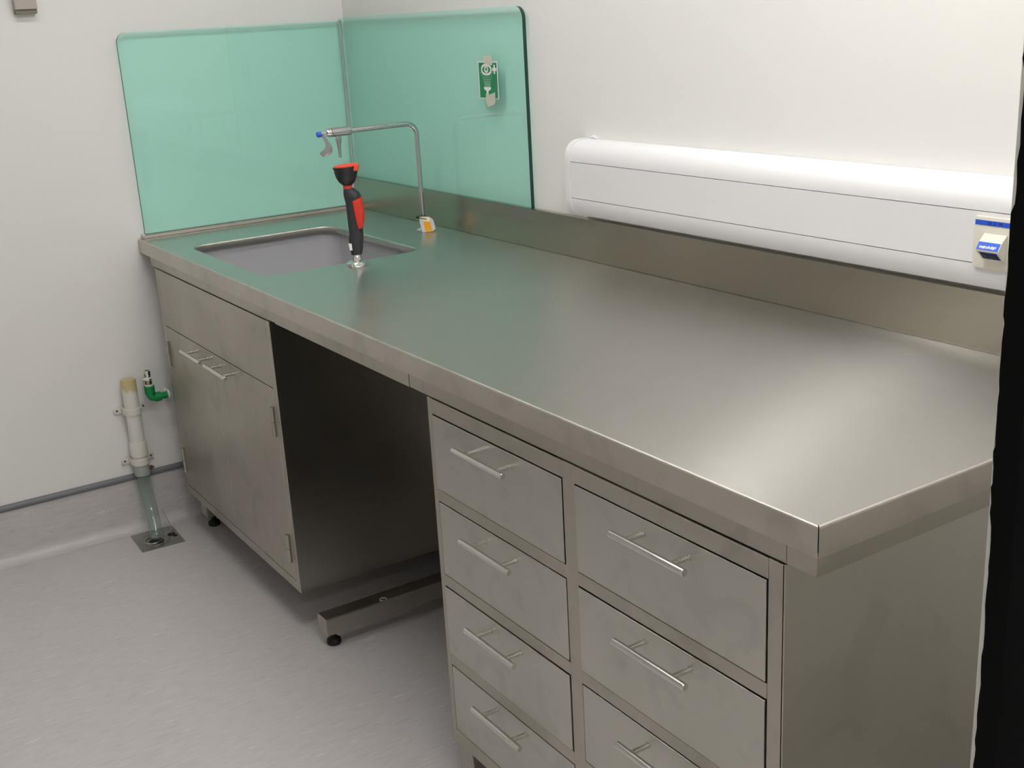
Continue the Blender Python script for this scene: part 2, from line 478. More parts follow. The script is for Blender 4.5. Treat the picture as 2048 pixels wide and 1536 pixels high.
# ------------------------------------------------------------------ worktop with sink and upstands
L, W, H = 2.6644, 0.7356, 0.9
FR = 0.728
SX0, SX1, SY0, SY1, SR = 0.257, 0.830, -0.668, -0.226, 0.052
wt = thing('worktop', (L / 2, -W / 2, H - 0.04), 'long brushed steel bench worktop with inset sink and back upstand', 'worktop')
# top sheet with the sink cut out
bm = BM()
outer = [(0.0, -W), (L, -W), (L, 0.0), (0.0, 0.0)]
inner = rrect(SX0, SX1, SY0, SY1, SR, 8)
r_edge = 0.004
def ring_fill(bm, out, inn, z):
    vo = [bm.verts.new((x, y, z)) for x, y in out]
    vi = [bm.verts.new((x, y, z)) for x, y in inn]
    eo = [bm.edges.new((vo[i], vo[(i + 1) % len(vo)])) for i in range(len(vo))]
    ei = [bm.edges.new((vi[i], vi[(i + 1) % len(vi)])) for i in range(len(vi))]
    bmesh.ops.triangle_fill(bm, use_beauty=True, use_dissolve=False, edges=eo + ei)
    return vo, vi
o4 = [(0.002, -W + r_edge), (L - r_edge, -W + r_edge), (L - r_edge, -0.002), (0.002, -0.002)]
vo, vi = ring_fill(bm, o4, inner, H)
# rolled lip down into the sink
prev = vi
for dz, dr in ((0.0012, 0.0014), (0.004, 0.0022), (0.018, 0.0022)):
    nr = [bm.verts.new((x, y, H - dz)) for x, y in rrect(SX0 + dr, SX1 - dr, SY0 + dr, SY1 - dr, SR - dr, 8)]
    for i in range(len(nr)):
        bm.faces.new((prev[i], prev[(i + 1) % len(nr)], nr[(i + 1) % len(nr)], nr[i]))
    prev = nr
part('top_sheet', bm, 'top', wt, True)
# front and end edge bands (rounded arris)
def edge_prof(n=5):
    return [(r_edge - r_edge * math.sin(math.radians(90 * i / n)), r_edge - r_edge * math.cos(math.radians(90 * i / n))) for i in range(n + 1)]
pr = [(r_edge, 0.0)] + edge_prof() + [(0.0, 0.040), (0.012, 0.040), (0.012, 0.004)]
bm = BM()
add_rings(bm, [[Vector((0.002, -W + d, H - dz)) for d, dz in pr], [Vector((L - 0.0010 - d, -W + d, H - dz)) for d, dz in pr]])
part('front_edge', bm, 'edge', wt, True)
bm = BM()
add_rings(bm, [[Vector((L - d, -W + 0.0008 + d, H - dz)) for d, dz in pr], [Vector((L - d, -0.002, H - dz)) for d, dz in pr]])
part('end_edge', bm, 'edge', wt, True)
# back upstand and low side lip
bm = BM()
add_box(bm, 0.002, L, -0.0166, -0.002, H + 0.0002, 1.0014, 0.0015)
part('back_upstand', bm, 'upst', wt)
part('side_lip', boxm(0.002, 0.0185, -W + 0.012, -0.0166, H + 0.0002, H + 0.0125, 0.0015), 'edge', wt)
# undermounted bowl
bm = BM()
rings = []
for z, g, r in ((0.8818, 0.004, SR + .004), (0.8800, 0.009, SR + .008), (0.68, 0.004, SR), (0.655, -0.012, SR - .006), (0.645, -0.04, SR - .02)):
    rings.append([Vector((x, y, z)) for x, y in rrect(SX0 - g, SX1 + g, SY0 - g, SY1 + g, max(r, .02), 8)])
add_rings(bm, rings, cap0=False)
add_lathe(bm, [(0.034, 0), (0.034, 0.003), (0.026, 0.004)], (0.54, -0.45, 0.6452), 'z', 24)
part('sink_bowl', bm, 'bowl', wt, True, label='plain grey sink bowl')

# rail under the edge of the worktop, in lengths with joints
FY = -0.7245
def band(x0, x1, z0=0.8277):
    part('apron_rail', boxm(x0, x1, FY, -0.700, z0, 0.8598, 0.0006, 1), 'front', wt)
band(0.065, 0.9655)
band(0.9668, 1.010, z0=0.8290)
band(1.0102, 1.6540, z0=0.8268)
band(1.6572, 1.7062)
band(1.7070, 2.6042)
band(2.6050, 2.6528)
part('apron_rail', boxm(2.628, 2.6530, FY + 0.0018, -0.02, 0.8277, 0.8598, 0.0006, 1), 'front', wt)

def beam(xc, y0, parent):
    b_ = part('floor_beam', boxm(xc - .0245, xc + .0245, y0, -0.06, 0.036, 0.082, 0.0025, 2), 'front', parent)
    for fy in (y0 + 0.027, -0.10):
        bm = BM()
        add_lathe(bm, [(0.0165, 0.0), (0.0185, 0.003), (0.0175, 0.012), (0.010, 0.018), (0.007, 0.020), (0.007, 0.037)], (xc, fy, 0.0), 'z', 24)
        part('foot', bm, 'black', b_, True)
    return b_
sl = thing('support_leg', (1.0455, -0.38, 0.0), 'steel support leg with floor beam and black foot in the knee space', 'leg')
b1 = beam(1.0455, -0.709, sl)
part('upright', boxm(1.021, 1.070, -0.11, -0.062, 0.0815, 0.8590, 0.002, 1), 'carcass', sl)
bm = BM(); add_torus(bm, (1.062, -0.545, 0.0822), 0.0085, 0.0008, 'z', 24, 6, 0.5, 6.0)
part('ring_mark', bm, 'whitep', b1, True, label='pale ring mark on top of the beam')

# ------------------------------------------------------------------ bar handle (shared mesh)
def handle_mesh():
    bm = BM()
    add_tube(bm, [(-0.0785, -0.0345, 0), (-0.0775, -0.0345, 0), (0.0775, -0.0345, 0), (0.0785, -0.0345, 0)], [0.0050, 0.0058, 0.0058, 0.0050], 16)
    for s in (-0.048, 0.048):
        add_tube(bm, [(s, -0.0345, 0), (s, -0.002, 0)], 0.0045, 10)
        add_tube(bm, [(s, -0.003, 0), (s, -0.0002, 0)], 0.0052, 12)
    bmesh.ops.recalc_face_normals(bm, faces=bm.faces)
    me = bpy.data.meshes.new('handle'); bm.to_mesh(me); bm.free()
    me.materials.append(M['bar'])
    me.polygons.foreach_set('use_smooth', [True] * len(me.polygons))
    try: me.set_sharp_from_angle(angle=math.radians(38))
    except Exception: pass
    return me
HANDLE = handle_mesh()
def put_handle(parent, x, z, y=-FR):
    o = bpy.data.objects.new('handle', HANDLE); COL.objects.link(o)
    o.parent = parent
    o.location = Vector((x, y, z)) - ORIG[parent.name]
    return o

# ------------------------------------------------------------------ sink cabinet
cx0, cx1, cz0, cz1 = 0.1064, 0.9796, 0.1248, 0.8264
sc = thing('sink_cabinet', ((cx0 + cx1) / 2, -0.37, cz0), 'steel sink base cabinet with two doors under the sink', 'cabinet')
# carcass open where the bowl hangs in: panels
part('side_panel', boxm(cx0, cx0 + .0015, -FR + .001, -0.02, cz0, cz1), 'carcass', sc)
part('side_panel', boxm(cx1 - .0015, cx1, -FR + .001, -0.02, cz0, cz1), 'carcass', sc)
part('bottom_panel', boxm(cx0 + .0015, cx1 - .0015, -FR + .014, -0.02, cz0, cz0 + .0015), 'carcass', sc)
part('back_panel', boxm(cx0 + .0015, cx1 - .0015, -0.0215, -0.02, cz0 + .0015, cz1), 'carcass', sc)
part('stile', boxm(cx0 + .0017, 0.1315, -FR, -FR + .014, cz0, cz1, .0008, 1), 'front', sc)
part('stile', boxm(0.9565, cx1 - .0017, -FR, -FR + .014, cz0, cz1, .0008, 1), 'front', sc)
part('apron_panel', boxm(0.1325, 0.9555, -FR, -FR + .014, 0.6590, cz1 - .0005, .0008, 1), 'front', sc)
part('bottom_rail', boxm(0.1320, 0.9560, -FR, -FR + .014, cz0, 0.1500, .0008, 1), 'front', sc)
part('inner_shelf', boxm(0.1325, 0.9555, -FR + .0155, -FR + .017, 0.150, 0.659), 'carcass', sc)
dl = part('door', boxm(0.1330, 0.5430, -FR, -FR + .014, 0.1522, 0.6565, .001, 1), 'front', sc)
dr = part('door', boxm(0.5440, 0.9550, -FR, -FR + .014, 0.1522, 0.6565, .001, 1), 'front', sc)
put_handle(dl, 0.4466, 0.6350); put_handle(dr, 0.6400, 0.6350)
for d, hx in ((dl, 0.1415), (dr, 0.9455)):
    for z0 in (0.2000, 0.5350):
        bm = BM()
        add_tube(bm, [(hx, -FR - .0052, z0), (hx, -FR - .0052, z0 + .0375)], 0.0052, 12)
        add_tube(bm, [(hx, -FR - .0052, z0 + .0385), (hx, -FR - .0052, z0 + .076)], 0.0052, 12)
        add_box(bm, hx - .004, hx + .004, -FR - .002, -FR + .0005, z0 + .001, z0 + .075)
        part('hinge', bm, 'carcass', d, True)

def cab_beam(xc, y0, parent, top):
    b_ = beam(xc, y0, parent)
    part('riser', boxm(xc - .0245, xc + .0245, y0, y0 + .049, 0.0815, top, 0.001, 1), 'front', parent)
    part('riser', boxm(xc - .0245, xc + .0245, -0.12, -0.071, 0.0815, top, 0.001, 1), 'front', parent)
cab_beam(0.131, -0.693, sc, cz0)
# ------------------------------------------------------------------ drawer cabinet
x0, x5 = 1.7263, 2.6053
dz0, dz1 = 0.1101, 0.8266
dc = thing('drawer_cabinet', ((x0 + x5) / 2, -0.37, dz0), 'steel cabinet with two columns of four drawers at the near end', 'cabinet')
part('carcass', boxm(x0 + .0018, x5 - .0020, -FR + .016, -0.02, dz0 + .001, dz1), 'carcass', dc)
part('side_panel', boxm(x0, x0 + .0015, -FR + .0005, -0.02, dz0, dz1), 'carcass', dc)
part('side_panel', boxm(x5 - .0021, x5, -FR + .002, -0.02, dz0, dz1), 'endpanel', dc)
cab_beam(1.762, -0.722, dc, dz0 + .001)
cab_beam(2.575, -0.705, dc, dz0 + .001)
LC, RC = (1.7432, 2.1425), (2.1765, 2.5767)
rows = [(0.653, 0.796), (0.4795, 0.6258), (0.3115, 0.4525), (0.1412, 0.2830)]
def fpart(name, a, b, c, d): return part(name, boxm(a, b, -FR, -FR + .0155, c, d, .0007, 1), 'front', dc)
fpart('stile', x0 + .0004, LC[0] - .0021, dz0, dz1)
fpart('stile', LC[1] + .0018, RC[0] - .0018, dz0, dz1)
fpart('stile', RC[1] + .0021, x5 - .0030, dz0, dz1)
for c in (LC, RC):
    a, b = c[0] - .0014, c[1] + .0014
    fpart('rail', a, b, rows[0][1] + .0021, dz1 - .0004)
    for i in range(3): fpart('rail', a, b, rows[i + 1][1] + .0021, rows[i][0] - .0021)
    fpart('rail', a, b, dz0, rows[3][0] - .0021)
random.seed(4)
handle_x = {0: 1.9515, 1: 2.3860}
hz = [0.7735, 0.6035, 0.4290, 0.2665]
for ci, c in enumerate((LC, RC)):
    for ri, (a, b) in enumerate(rows):
        out = [0.0016, 0.0006, 0.0022, 0.0004, 0.0012, 0.0018, 0.0008, 0.0010][ci * 4 + ri]
        d = part('drawer', boxm(c[0] + .0004, c[1] - .0004, -FR - out, -FR + .0145, a, b, .0010, 2), 'drawer', dc)
        put_handle(d, handle_x[ci], hz[ri], -FR - out)

# ------------------------------------------------------------------ green glass splashbacks
def glass_sheet(name, poly, mat4, depth, base, label):
    t = thing(name, base, label, 'glass panel')
    bm = BM()
    add_prism(bm, poly, mat4, depth)
    bmesh.ops.recalc_face_normals(bm, faces=bm.faces)
    nrm = (mat4.to_3x3() @ Vector((0, 0, 1))).normalized()
    for f in bm.faces:
        f.normal_update()
        side = abs(f.normal.dot(nrm)) < 0.5
        cen = f.calc_center_median()
        f.material_index = 1 if (side and cen.x - cen.y > 0.2) else 0
    part('pane', bm, None, t, recalc=False, mats=['glass', 'glass_edge'])
    return t
def corner_poly(u0, u1, v0, v1, r, which):
    """rectangle with one rounded top corner"""
    pts = [(u0, v0), (u1, v0)]
    if which == 'right':
        pts += [(u1 - r + r * math.cos(math.radians(a)), v1 - r + r * math.sin(math.radians(a))) for a in range(0, 91, 10)]
        pts += [(u0, v1)]
    else:
        pts += [(u1, v1)]
        pts += [(u0 + r + r * math.cos(math.radians(a)), v1 - r + r * math.sin(math.radians(a))) for a in range(90, 181, 10)]
    return pts
GG = 0.012   # gap to the wall
GT = 0.010
mL = Matrix(((0, 0, 1, GG), (1, 0, 0, 0), (0, 1, 0, 0), (0, 0, 0, 1)))       # u=y, v=z, w=x
gl = glass_sheet('glass_splashback', corner_poly(-0.716, -0.0235, 0.9130, 1.4865, 0.030, 'left'), mL, GT, (GG + GT / 2, -0.36, 0.913), 'green glass splashback on the left wall behind the sink')
mR = Matrix(((1, 0, 0, 0), (0, 0, -1, -GG), (0, 1, 0, 0), (0, 0, 0, 1)))     # u=x, v=z, w=-y
gr_ = glass_sheet('glass_splashback', corner_poly(GG, 1.042, 1.0020, 1.4945, 0.030, 'right'), mR, GT, (0.53, -GG - GT / 2, 1.002), 'green glass splashback with the eyewash sign on the back wall')
bm = BM(); add_tube(bm, [(GG + GT + .002, -GG - GT - .002, 1.003), (GG + GT + .002, -GG - GT - .002, 1.486)], 0.0045, 10)
part('sealant_joint', bm, 'sealant', gl, True)

# ------------------------------------------------------------------ eyewash sign taped to the glass
SXL, SXR, SZB, SZT = 0.8275, 0.9235, 1.2710, 1.3645
YS = -GG - GT
sg = thing('eyewash_sign', ((SXL + SXR) / 2, YS, (SZB + SZT) / 2), 'green and white eyewash symbol sign taped to the glass', 'sign')
def curl(u, v):
    """distance of the paper off the glass; the right and lower edges lift"""
    return 0.0015 + 0.004 * max(0, u - .55) ** 1.5 + 0.002 * max(0, .3 - v)
def sign_pt(u, v, d): return Vector((SXL + (SXR - SXL) * u + 0.0 * v, YS - curl(u, v) - d, SZB + (SZT - SZB) * v))
def sign_grid(name, u0, u1, v0, v1, d, mat, n=8):
    bm = BM()
    f = [[bm.verts.new(sign_pt(u0 + (u1 - u0) * i / n, v0 + (v1 - v0) * j / n, d)) for j in range(n + 1)] for i in range(n + 1)]
    g = [[bm.verts.new(sign_pt(u0 + (u1 - u0) * i / n, v0 + (v1 - v0) * j / n, d - 0.0003)) for j in range(n + 1)] for i in range(n + 1)]
    for i in range(n):
        for j in range(n):
            bm.faces.new((f[i][j], f[i + 1][j], f[i + 1][j + 1], f[i][j + 1]))
            bm.faces.new((g[i][j + 1], g[i + 1][j + 1], g[i + 1][j], g[i][j]))
    for i in range(n):
        bm.faces.new((f[i + 1][0], f[i][0], g[i][0], g[i + 1][0])); bm.faces.new((f[i][n], f[i + 1][n], g[i + 1][n], g[i][n]))
        bm.faces.new((f[0][i], f[0][i + 1], g[0][i + 1], g[0][i])); bm.faces.new((f[n][i + 1], f[n][i], g[n][i], g[n][i + 1]))
    return part(name, bm, mat, sg)
sign_grid('sheet', 0, 1, 0, 1, 0.0, 'signw')
sign_grid('green_field', 0.045, 0.955, 0.025, 0.965, 0.0003, 'signg')
def sign_polys(name, polys, d, mat):
    bm = BM()
    for P in polys:
        a = [bm.verts.new(sign_pt(u, v, d)) for u, v in P]
        b = [bm.verts.new(sign_pt(u, v, d - 0.0002)) for u, v in P]
        n = len(P)
        bm.faces.new(a); bm.faces.new(b[::-1])
        for i in range(n): bm.faces.new((a[i], b[i], b[(i + 1) % n], a[(i + 1) % n]))
    return part(name, bm, mat, sg)
ec = (0.425, 0.780)
def almond(cx, cy, rx, ry, p=1.25, n=28):
    out = []
    for i in range(n):
        t = 2 * math.pi * i / n
        c_, s_ = math.cos(t), math.sin(t)
        out.append((cx + rx * math.copysign(abs(c_) ** p, c_), cy + ry * math.copysign(abs(s_) ** .9, s_)))
    return out
sign_polys('eye_symbol', [almond(*ec, 0.265, 0.158, 0.9)], 0.0005, 'signw')
sign_polys('eye_opening', [almond(*ec, 0.205, 0.098, 1.25)], 0.0007, 'signg')
sign_polys('eye_iris', [ell(ec[0], ec[1] + .005, 0.100, 0.090)], 0.0009, 'signw')
sign_polys('eye_pupil', [ell(ec[0] + .005, ec[1] + .012, 0.045, 0.045)], 0.0011, 'signg')
cxu, cyv = 0.835, 0.788
sign_polys('cross_symbol', [[(cxu - .035, cyv - .122), (cxu + .035, cyv - .122), (cxu + .035, cyv - .042), (cxu + .11, cyv - .042), (cxu + .11, cyv + .042), (cxu + .035, cyv + .042), (cxu + .035, cyv + .122), (cxu - .035, cyv + .122), (cxu - .035, cyv + .042), (cxu - .11, cyv + .042), (cxu - .11, cyv - .042), (cxu - .035, cyv - .042)]], 0.0005, 'signw')
drops = []
rowsp = [(0.700, 0.13, 0.72, 2), (0.632, 0.19, 0.68, 6), (0.576, 0.24, 0.64, 7), (0.522, 0.27, 0.62, 7), (0.472, 0.29, 0.60, 7), (0.425, 0.30, 0.59, 7), (0.380, 0.31, 0.58, 7), (0.340, 0.315, 0.575, 7)]
for v, a, b, n in rowsp:
    for i in range(n):
        u = a + (b - a) * i / (n - 1)
        drops.append([(u - .014, v - .009), (u + .014, v - .009), (u + .005, v + .012), (u - .005, v + .012)])
sign_polys('spray_drops', drops, 0.0005, 'signw')
sign_polys('nozzle_symbol', [[(0.26, 0.315), (0.61, 0.315), (0.605, 0.262), (0.55, 0.232), (0.475, 0.205), (0.485, 0.05), (0.375, 0.05), (0.385, 0.205), (0.31, 0.232), (0.26, 0.262)]], 0.0005, 'signw')
sign_polys('masking_tape', [[(0.295, 1.15), (0.76, 1.15), (0.76, 0.905), (0.62, 0.895), (0.29, 0.96)]], 0.0014, 'tape')
sign_polys('masking_tape', [[(0.36, 0.155), (0.52, 0.115), (0.83, 0.185), (0.83, -0.10), (0.74, -0.155), (0.42, -0.225), (0.34, -0.05)]], 0.0014, 'tape')

# ------------------------------------------------------------------ dado trunking
tk = thing('dado_trunking', (2.05, -0.03, 1.017), 'white plastic dado trunking along the wall above the upstand', 'trunking')
TX0, TX1 = 1.2700, 2.90
def arc(c, r, a0, a1, n=7):
    return [(c[0] + r * math.cos(math.radians(a0 + (a1 - a0) * i / n)), c[1] + r * math.sin(math.radians(a0 + (a1 - a0) * i / n))) for i in range(n + 1)]
topp = [(-0.060, 1.1422), (-0.0598, 1.150), (-0.058, 1.160), (-0.0535, 1.171), (-0.046, 1.180), (-0.036, 1.1862), (-0.022, 1.1890), (-0.0008, 1.1895)]
botp = [(-0.060, 1.0568), (-0.0598, 1.048), (-0.058, 1.038), (-0.0545, 1.028), (-0.049, 1.0195), (-0.046, 1.0170)]
def extr(name, prof, xa, xb, mat='trunk', sm=True):
    bm = BM()
    add_rings(bm, [[Vector((x, y, z)) for y, z in prof] for x in (xa, xb)])
    return part(name, bm, mat, tk, sm)
extr('upper_cover', topp + [(-0.0008, 1.1422)], TX0, TX1)
extr('lid', [(-0.060, 1.0582), (-0.060, 1.1410), (-0.052, 1.1410), (-0.052, 1.0582)], TX0, TX1)
extr('lower_cover', botp + [(-0.044, 1.0190), (-0.044, 1.0568)], TX0, TX1)
extr('base', [(-0.050, 1.0580), (-0.050, 1.1415), (-0.0008, 1.1415), (-0.0008, 1.0400), (-0.040, 1.0400), (-0.040, 1.0580)], TX0, TX1, 'black')
capp = [(y * 1.02 - .0004, 1.103 + (z - 1.103) * 1.012) for y, z in (topp[::-1] + [(-0.060, 1.10)] + botp)] + [(-0.0008, 1.0160)]
extr('end_cap', capp, 1.2505, 1.2692)
bm = BM(); add_tube(bm, [(1.272, -0.0008, 1.191), (1.290, -0.003, 1.1935), (1.305, -0.0008, 1.1905)], [.002, .0045, .002], 8)
part('sealant_blob', bm, 'trunk', tk, True)

# data outlet
so = thing('data_outlet', (2.395, -0.060, 1.094), 'cream data outlet plate with blue labels on the trunking', 'data outlet')
bm = BM()
add_prism(bm, rrect(2.3635, 2.4275, 1.0525, 1.1350, 0.004, 4), Matrix(((1, 0, 0, 0), (0, 0, -1, -0.0602), (0, 1, 0, 0), (0, 0, 0, 1))), 0.006, 0.0015)
part('plate', bm, 'socket', so, True)
ls = part('label_strip', boxm(2.3660, 2.4268, -0.0668, -0.0662, 1.1215, 1.1292), 'blue', so)
# angled module housing
def P3(bm, pts): return [bm.verts.new(p) for p in pts]
ha, hb = 2.3845, 2.4245
bm = BM()
sec = [(-0.0660, 1.1090), (-0.0685, 1.1092), (-0.0800, 1.0985), (-0.0880, 1.0870), (-0.0872, 1.0845), (-0.0720, 1.0700), (-0.0660, 1.0700)]
add_rings(bm, [[Vector((x, y, z)) for y, z in sec] for x in (ha, hb)])
hs = part('module_housing', bm, 'socket', so)
def slant_box(name, xa, xb, pa, pb, th, mat, parent):
    """thin plate lying on the slope from pa to pb (y, z)"""
    d = Vector((0, pb[0] - pa[0], pb[1] - pa[1])); n = Vector((0, d.z, -d.y)).normalized()
    if n.y > 0: n = -n
    A, B = Vector((0, *pa)), Vector((0, *pb))
    bm = BM()
    add_rings(bm, [[Vector((x, 0, 0)) + q for q in (A, B, B + n * th, A + n * th)] for x in (xa, xb)])
    return part(name, bm, mat, parent)
lb = slant_box('module_label', ha + .0005, hb - .0012, (-0.0802, 1.0982), (-0.0878, 1.0873), 0.0004, 'blue', hs)
random.seed(9)
bm = BM()
u = ha + 0.005
dn = Vector((0, -0.0109, 0.0076)).normalized() * 0.0009
k = 0
while u < hb - 0.007:
    w_ = random.uniform(0.0008, 0.0021); t0, t1 = random.uniform(.45, .6), random.uniform(.75, .9)
    p = lambda x, t: Vector((x, -0.0802 + (-0.0076) * t, 1.0982 - 0.0109 * t)) + Vector((0, -0.0006, 0.0004))
    vs4 = [p(u, t0), p(u + w_ * 1.2, t0), p(u + w_ * .8, t1), p(u - w_ * .3, t1)]
    add_rings(bm, [vs4, [q + Vector((0, -0.0001, 0.0001)) for q in vs4]])
    u += w_ + random.uniform(0.0005, 0.0014)
part('white_lettering', bm, 'whitepr', lb)
jk = slant_box('jack_face', ha + .0040, hb - .0040, (-0.0862, 1.0838), (-0.0728, 1.0710), 0.0006, 'bluedark', hs)
for xa, xb in ((ha + .0065, ha + .0180), (ha + .0215, hb - .0065)):
    slant_box('jack_port', xa, xb, (-0.0838, 1.0808), (-0.0752, 1.0726), 0.0010, 'black', jk)

def text_part(name, body, size, mat, parent, matrix, depth=0.0002):
    cu = bpy.data.curves.new(name, 'FONT'); cu.body = body; cu.size = size; cu.extrude = depth
    cu.align_x = 'CENTER'; cu.align_y = 'CENTER'
    tmp = bpy.data.objects.new('tmp_text', cu); COL.objects.link(tmp)
    dg = bpy.context.evaluated_depsgraph_get()
    me = bpy.data.meshes.new_from_object(tmp.evaluated_get(dg))
    bpy.data.objects.remove(tmp, do_unlink=True); bpy.data.curves.remove(cu)
    bm = BM(); bm.from_mesh(me); bpy.data.meshes.remove(me)
    bm.transform(matrix)
    return part(name, bm, mat, parent, recalc=False)
text_part('dark_lettering', 'LB  C  1B', 0.0066, 'navy', ls, Matrix(((1, 0, 0, 2.4010), (0, 0, -1, -0.0669), (0, 1, 0, 1.1253), (0, 0, 0, 1))))

# ------------------------------------------------------------------ bench tap
TXC, TYC = 0.579, -0.084
tp = thing('swan_neck_tap', (TXC, TYC, H), 'grey metal laboratory tap arching over the sink with lever and nozzle', 'tap')
path = [(TXC, TYC, H + .001), (TXC, TYC, 1.172)]
for i in range(1, 9):
    a = math.radians(90 * i / 8)
    path.append((TXC, TYC - 0.030 + 0.030 * math.cos(a), 1.172 + 0.0305 * math.sin(a)))
path += [(TXC, -0.29, 1.2015)]
bm = BM(); add_tube(bm, path, 0.0066, 18)
part('pipe', bm, 'tap', tp, True)
bm = BM(); add_lathe(bm, [(0.021, 0.0005), (0.021, 0.004), (0.017, 0.009), (0.0095, 0.012), (0.0095, 0.02)], (TXC, TYC, H), 'z', 28)
part('flange', bm, 'tap', tp, True)
bm = BM(); add_lathe(bm, [(0.0085, -0.284), (0.0112, -0.286), (0.0118, -0.290), (0.0118, -0.3425)], (TXC, 0, 1.2015), 'y', 24)
bd = part('valve_body', bm, 'tap', tp, True)
bm = BM(); add_lathe(bm, [(0.0108, -0.3425), (0.0108, -0.3440)], (TXC, 0, 1.2015), 'y', 24)
part('seal_ring', bm, 'black', bd)
bm = BM(); add_lathe(bm, [(0.0118, -0.3440), (0.0118, -0.351), (0.0105, -0.3555), (0.0065, -0.358), (0.0045, -0.3585), (0.0045, -0.374)], (TXC, 0, 1.2015), 'y', 24)
part('valve_cap', bm, 'chrome', tp, True)
bm = BM(); add_lathe(bm, [(0.0080, 1.1915), (0.0080, 1.178), (0.0066, 1.171), (0.0054, 1.166), (0.0048, 1.150), (0.0040, 1.1335)], (TXC, -0.3225, 0), 'z', 18)
part('nozzle', bm, 'tap', tp, True)
Rv = Vector((0.54987, 0.83525, 0)); Nv = Vector((0.83525, -0.54987, 0))
def facing(p): return Matrix(((Rv.x, 0, Nv.x, p[0]), (Rv.y, 0, Nv.y, p[1]), (0, 1, 0, p[2]), (0, 0, 0, 1)))
lever = [(-0.0038, 0.0055), (0.0055, 0.005), (0.0104, -0.0085), (0.0151, -0.0139), (0.0232, -0.0266), (0.0272, -0.0381), (0.0252, -0.0483), (0.018, -0.0572), (0.0061, -0.0607), (-0.003, -0.0581), (-0.0077, -0.0527), (-0.0072, -0.0476), (0.0017, -0.0429), (0.0086, -0.0361), (0.0104, -0.029), (0.009, -0.0218), (0.0047, -0.0134), (-0.0017, -0.0048)]
bm = BM(); add_prism(bm, lever, facing((TXC - .0012, -0.3705, 1.2)), 0.003, 0.0008)
part('lever', bm, 'tap', tp, True)
bm = BM(); add_lathe(bm, [(0.0070, -0.372), (0.0074, -0.374), (0.0074, -0.381), (0.0066, -0.383)], (TXC, 0, 1.1995), 'y', 20)
part('blue_cap', bm, 'blue', tp, True, label='blue end cap')

# tag tied round the foot of the tap
tg = thing('tap_tag', (0.6007, -0.0931, H), 'small orange and white tag tied to the foot of the tap', 'tag')
TP = (0.5995, -0.0940, H + 0.0018)
outl = [(-0.0103, 0.0424), (-0.0019, 0.0435), (0.017, 0.0414), (0.0234, 0.0373), (0.0278, 0.0304), (0.0319, 0.0067), (0.0231, -0.0003), (-0.0054, -0.0015), (-0.0085, 0.0123), (-0.0119, 0.0325)]
bm = BM(); add_prism(bm, outl, facing(TP), 0.0014)
part('card', bm, 'tagw', tg)
TQ = tuple(Vector(TP) + Nv * 0.0014)
bm = BM(); add_prism(bm, [(-0.0009, 0.029), (0.0177, 0.028), (0.0231, 0.0005), (0.0031, 0.0008)], facing(TQ), 0.0003)
part('orange_patch', bm, 'tago', tg)
bm = BM(); add_prism(bm, [(-0.0070, 0.0414), (0.017, 0.0405), (0.0176, 0.0288), (-0.0013, 0.0298)], facing(TQ), 0.0003)
part('cream_patch', bm, 'tagc', tg)
def fp(u, v, w): return facing(TP) @ Vector((u, v, w))
bm = BM()
add_tube(bm, [fp(0.0085, 0.0352, 0.0005), fp(0.0079, 0.0356, 0.0028), fp(0.0, 0.0375, 0.0030), fp(-0.0115, 0.0405, 0.0026), fp(-0.0165, 0.0412, -0.004), fp(-0.0180, 0.0412, -0.012)], 0.0010, 8)
add_box(bm, fp(-0.0165, 0, 0).x - .003, fp(-0.0165, 0, 0).x + .003, fp(-0.0165, 0, 0).y - .003, fp(-0.0165, 0, 0).y + .003, H + .0405, H + .0465)
add_torus(bm, (TXC, TYC, H + 0.0425), 0.0080, 0.0012, 'z', 20, 6)
part('cable_tie', bm, 'black', tg, True)

# ------------------------------------------------------------------ hand-held eyewash spray
EB = Vector((0.878, -0.4435, H))
ey = thing('eyewash_spray', tuple(EB), 'black and red eyewash hand spray standing upright beside the sink', 'eyewash')
def ring_at(s, z, w, d, n=24, tilt=0.0, sq=2.0):
    out = []
    for i in range(n):
        a = 2 * math.pi * i / n
        ca, sa = math.cos(a), math.sin(a)
        k = 1.0 / (abs(ca) ** sq + abs(sa) ** sq) ** (1 / sq)
        out.append(EB + Rv * (s + w * k * ca) + Nv * (d * k * sa) + Vector((0, 0, z + tilt * w * ca)))
    return out
bm = BM(); add_lathe(bm, [(0.0235, 0.0003), (0.0245, 0.003), (0.0245, 0.008), (0.022, 0.0105), (0.012, 0.0115)], tuple(EB), 'z', 32)
part('base_ring', bm, 'chrome', ey, True)
bm = BM(); add_rings(bm, [ring_at(.0005, .010, .0108, .0108), ring_at(.001, .015, .0108, .0108), ring_at(.001, .016, .0118, .0118, 6), ring_at(.0015, .023, .0122, .0122, 6), ring_at(.002, .030, .0115, .0115)] if False else [ring_at(.0005, .010, .0108, .0108), ring_at(.001, .0155, .0108, .0108), ring_at(.0012, .0165, .0120, .0120), ring_at(.0018, .024, .0120, .0120), ring_at(.0022, .0255, .0108, .0108), ring_at(.0024, .031, .0108, .0108)])
part('chrome_stem', bm, 'chrome', ey, True)
bodyp = [(0.0024, 0.0284, 0.0131), (0.0032, 0.0421, 0.0155), (0.0037, 0.0578, 0.0172), (0.0048, 0.0695, 0.0184), (0.0058, 0.0811, 0.0172), (0.006, 0.0948, 0.0176), (0.0068, 0.1199, 0.0190), (0.0066, 0.1392, 0.0190), (0.0064, 0.1584, 0.0194), (0.0056, 0.169, 0.0206), (0.0043, 0.1778, 0.0203), (0.0015, 0.1855, 0.0172), (-0.0023, 0.1925, 0.0119)]
bm = BM(); add_rings(bm, [ring_at(s, z, w, w * .88, sq=2.6) for s, z, w in bodyp])
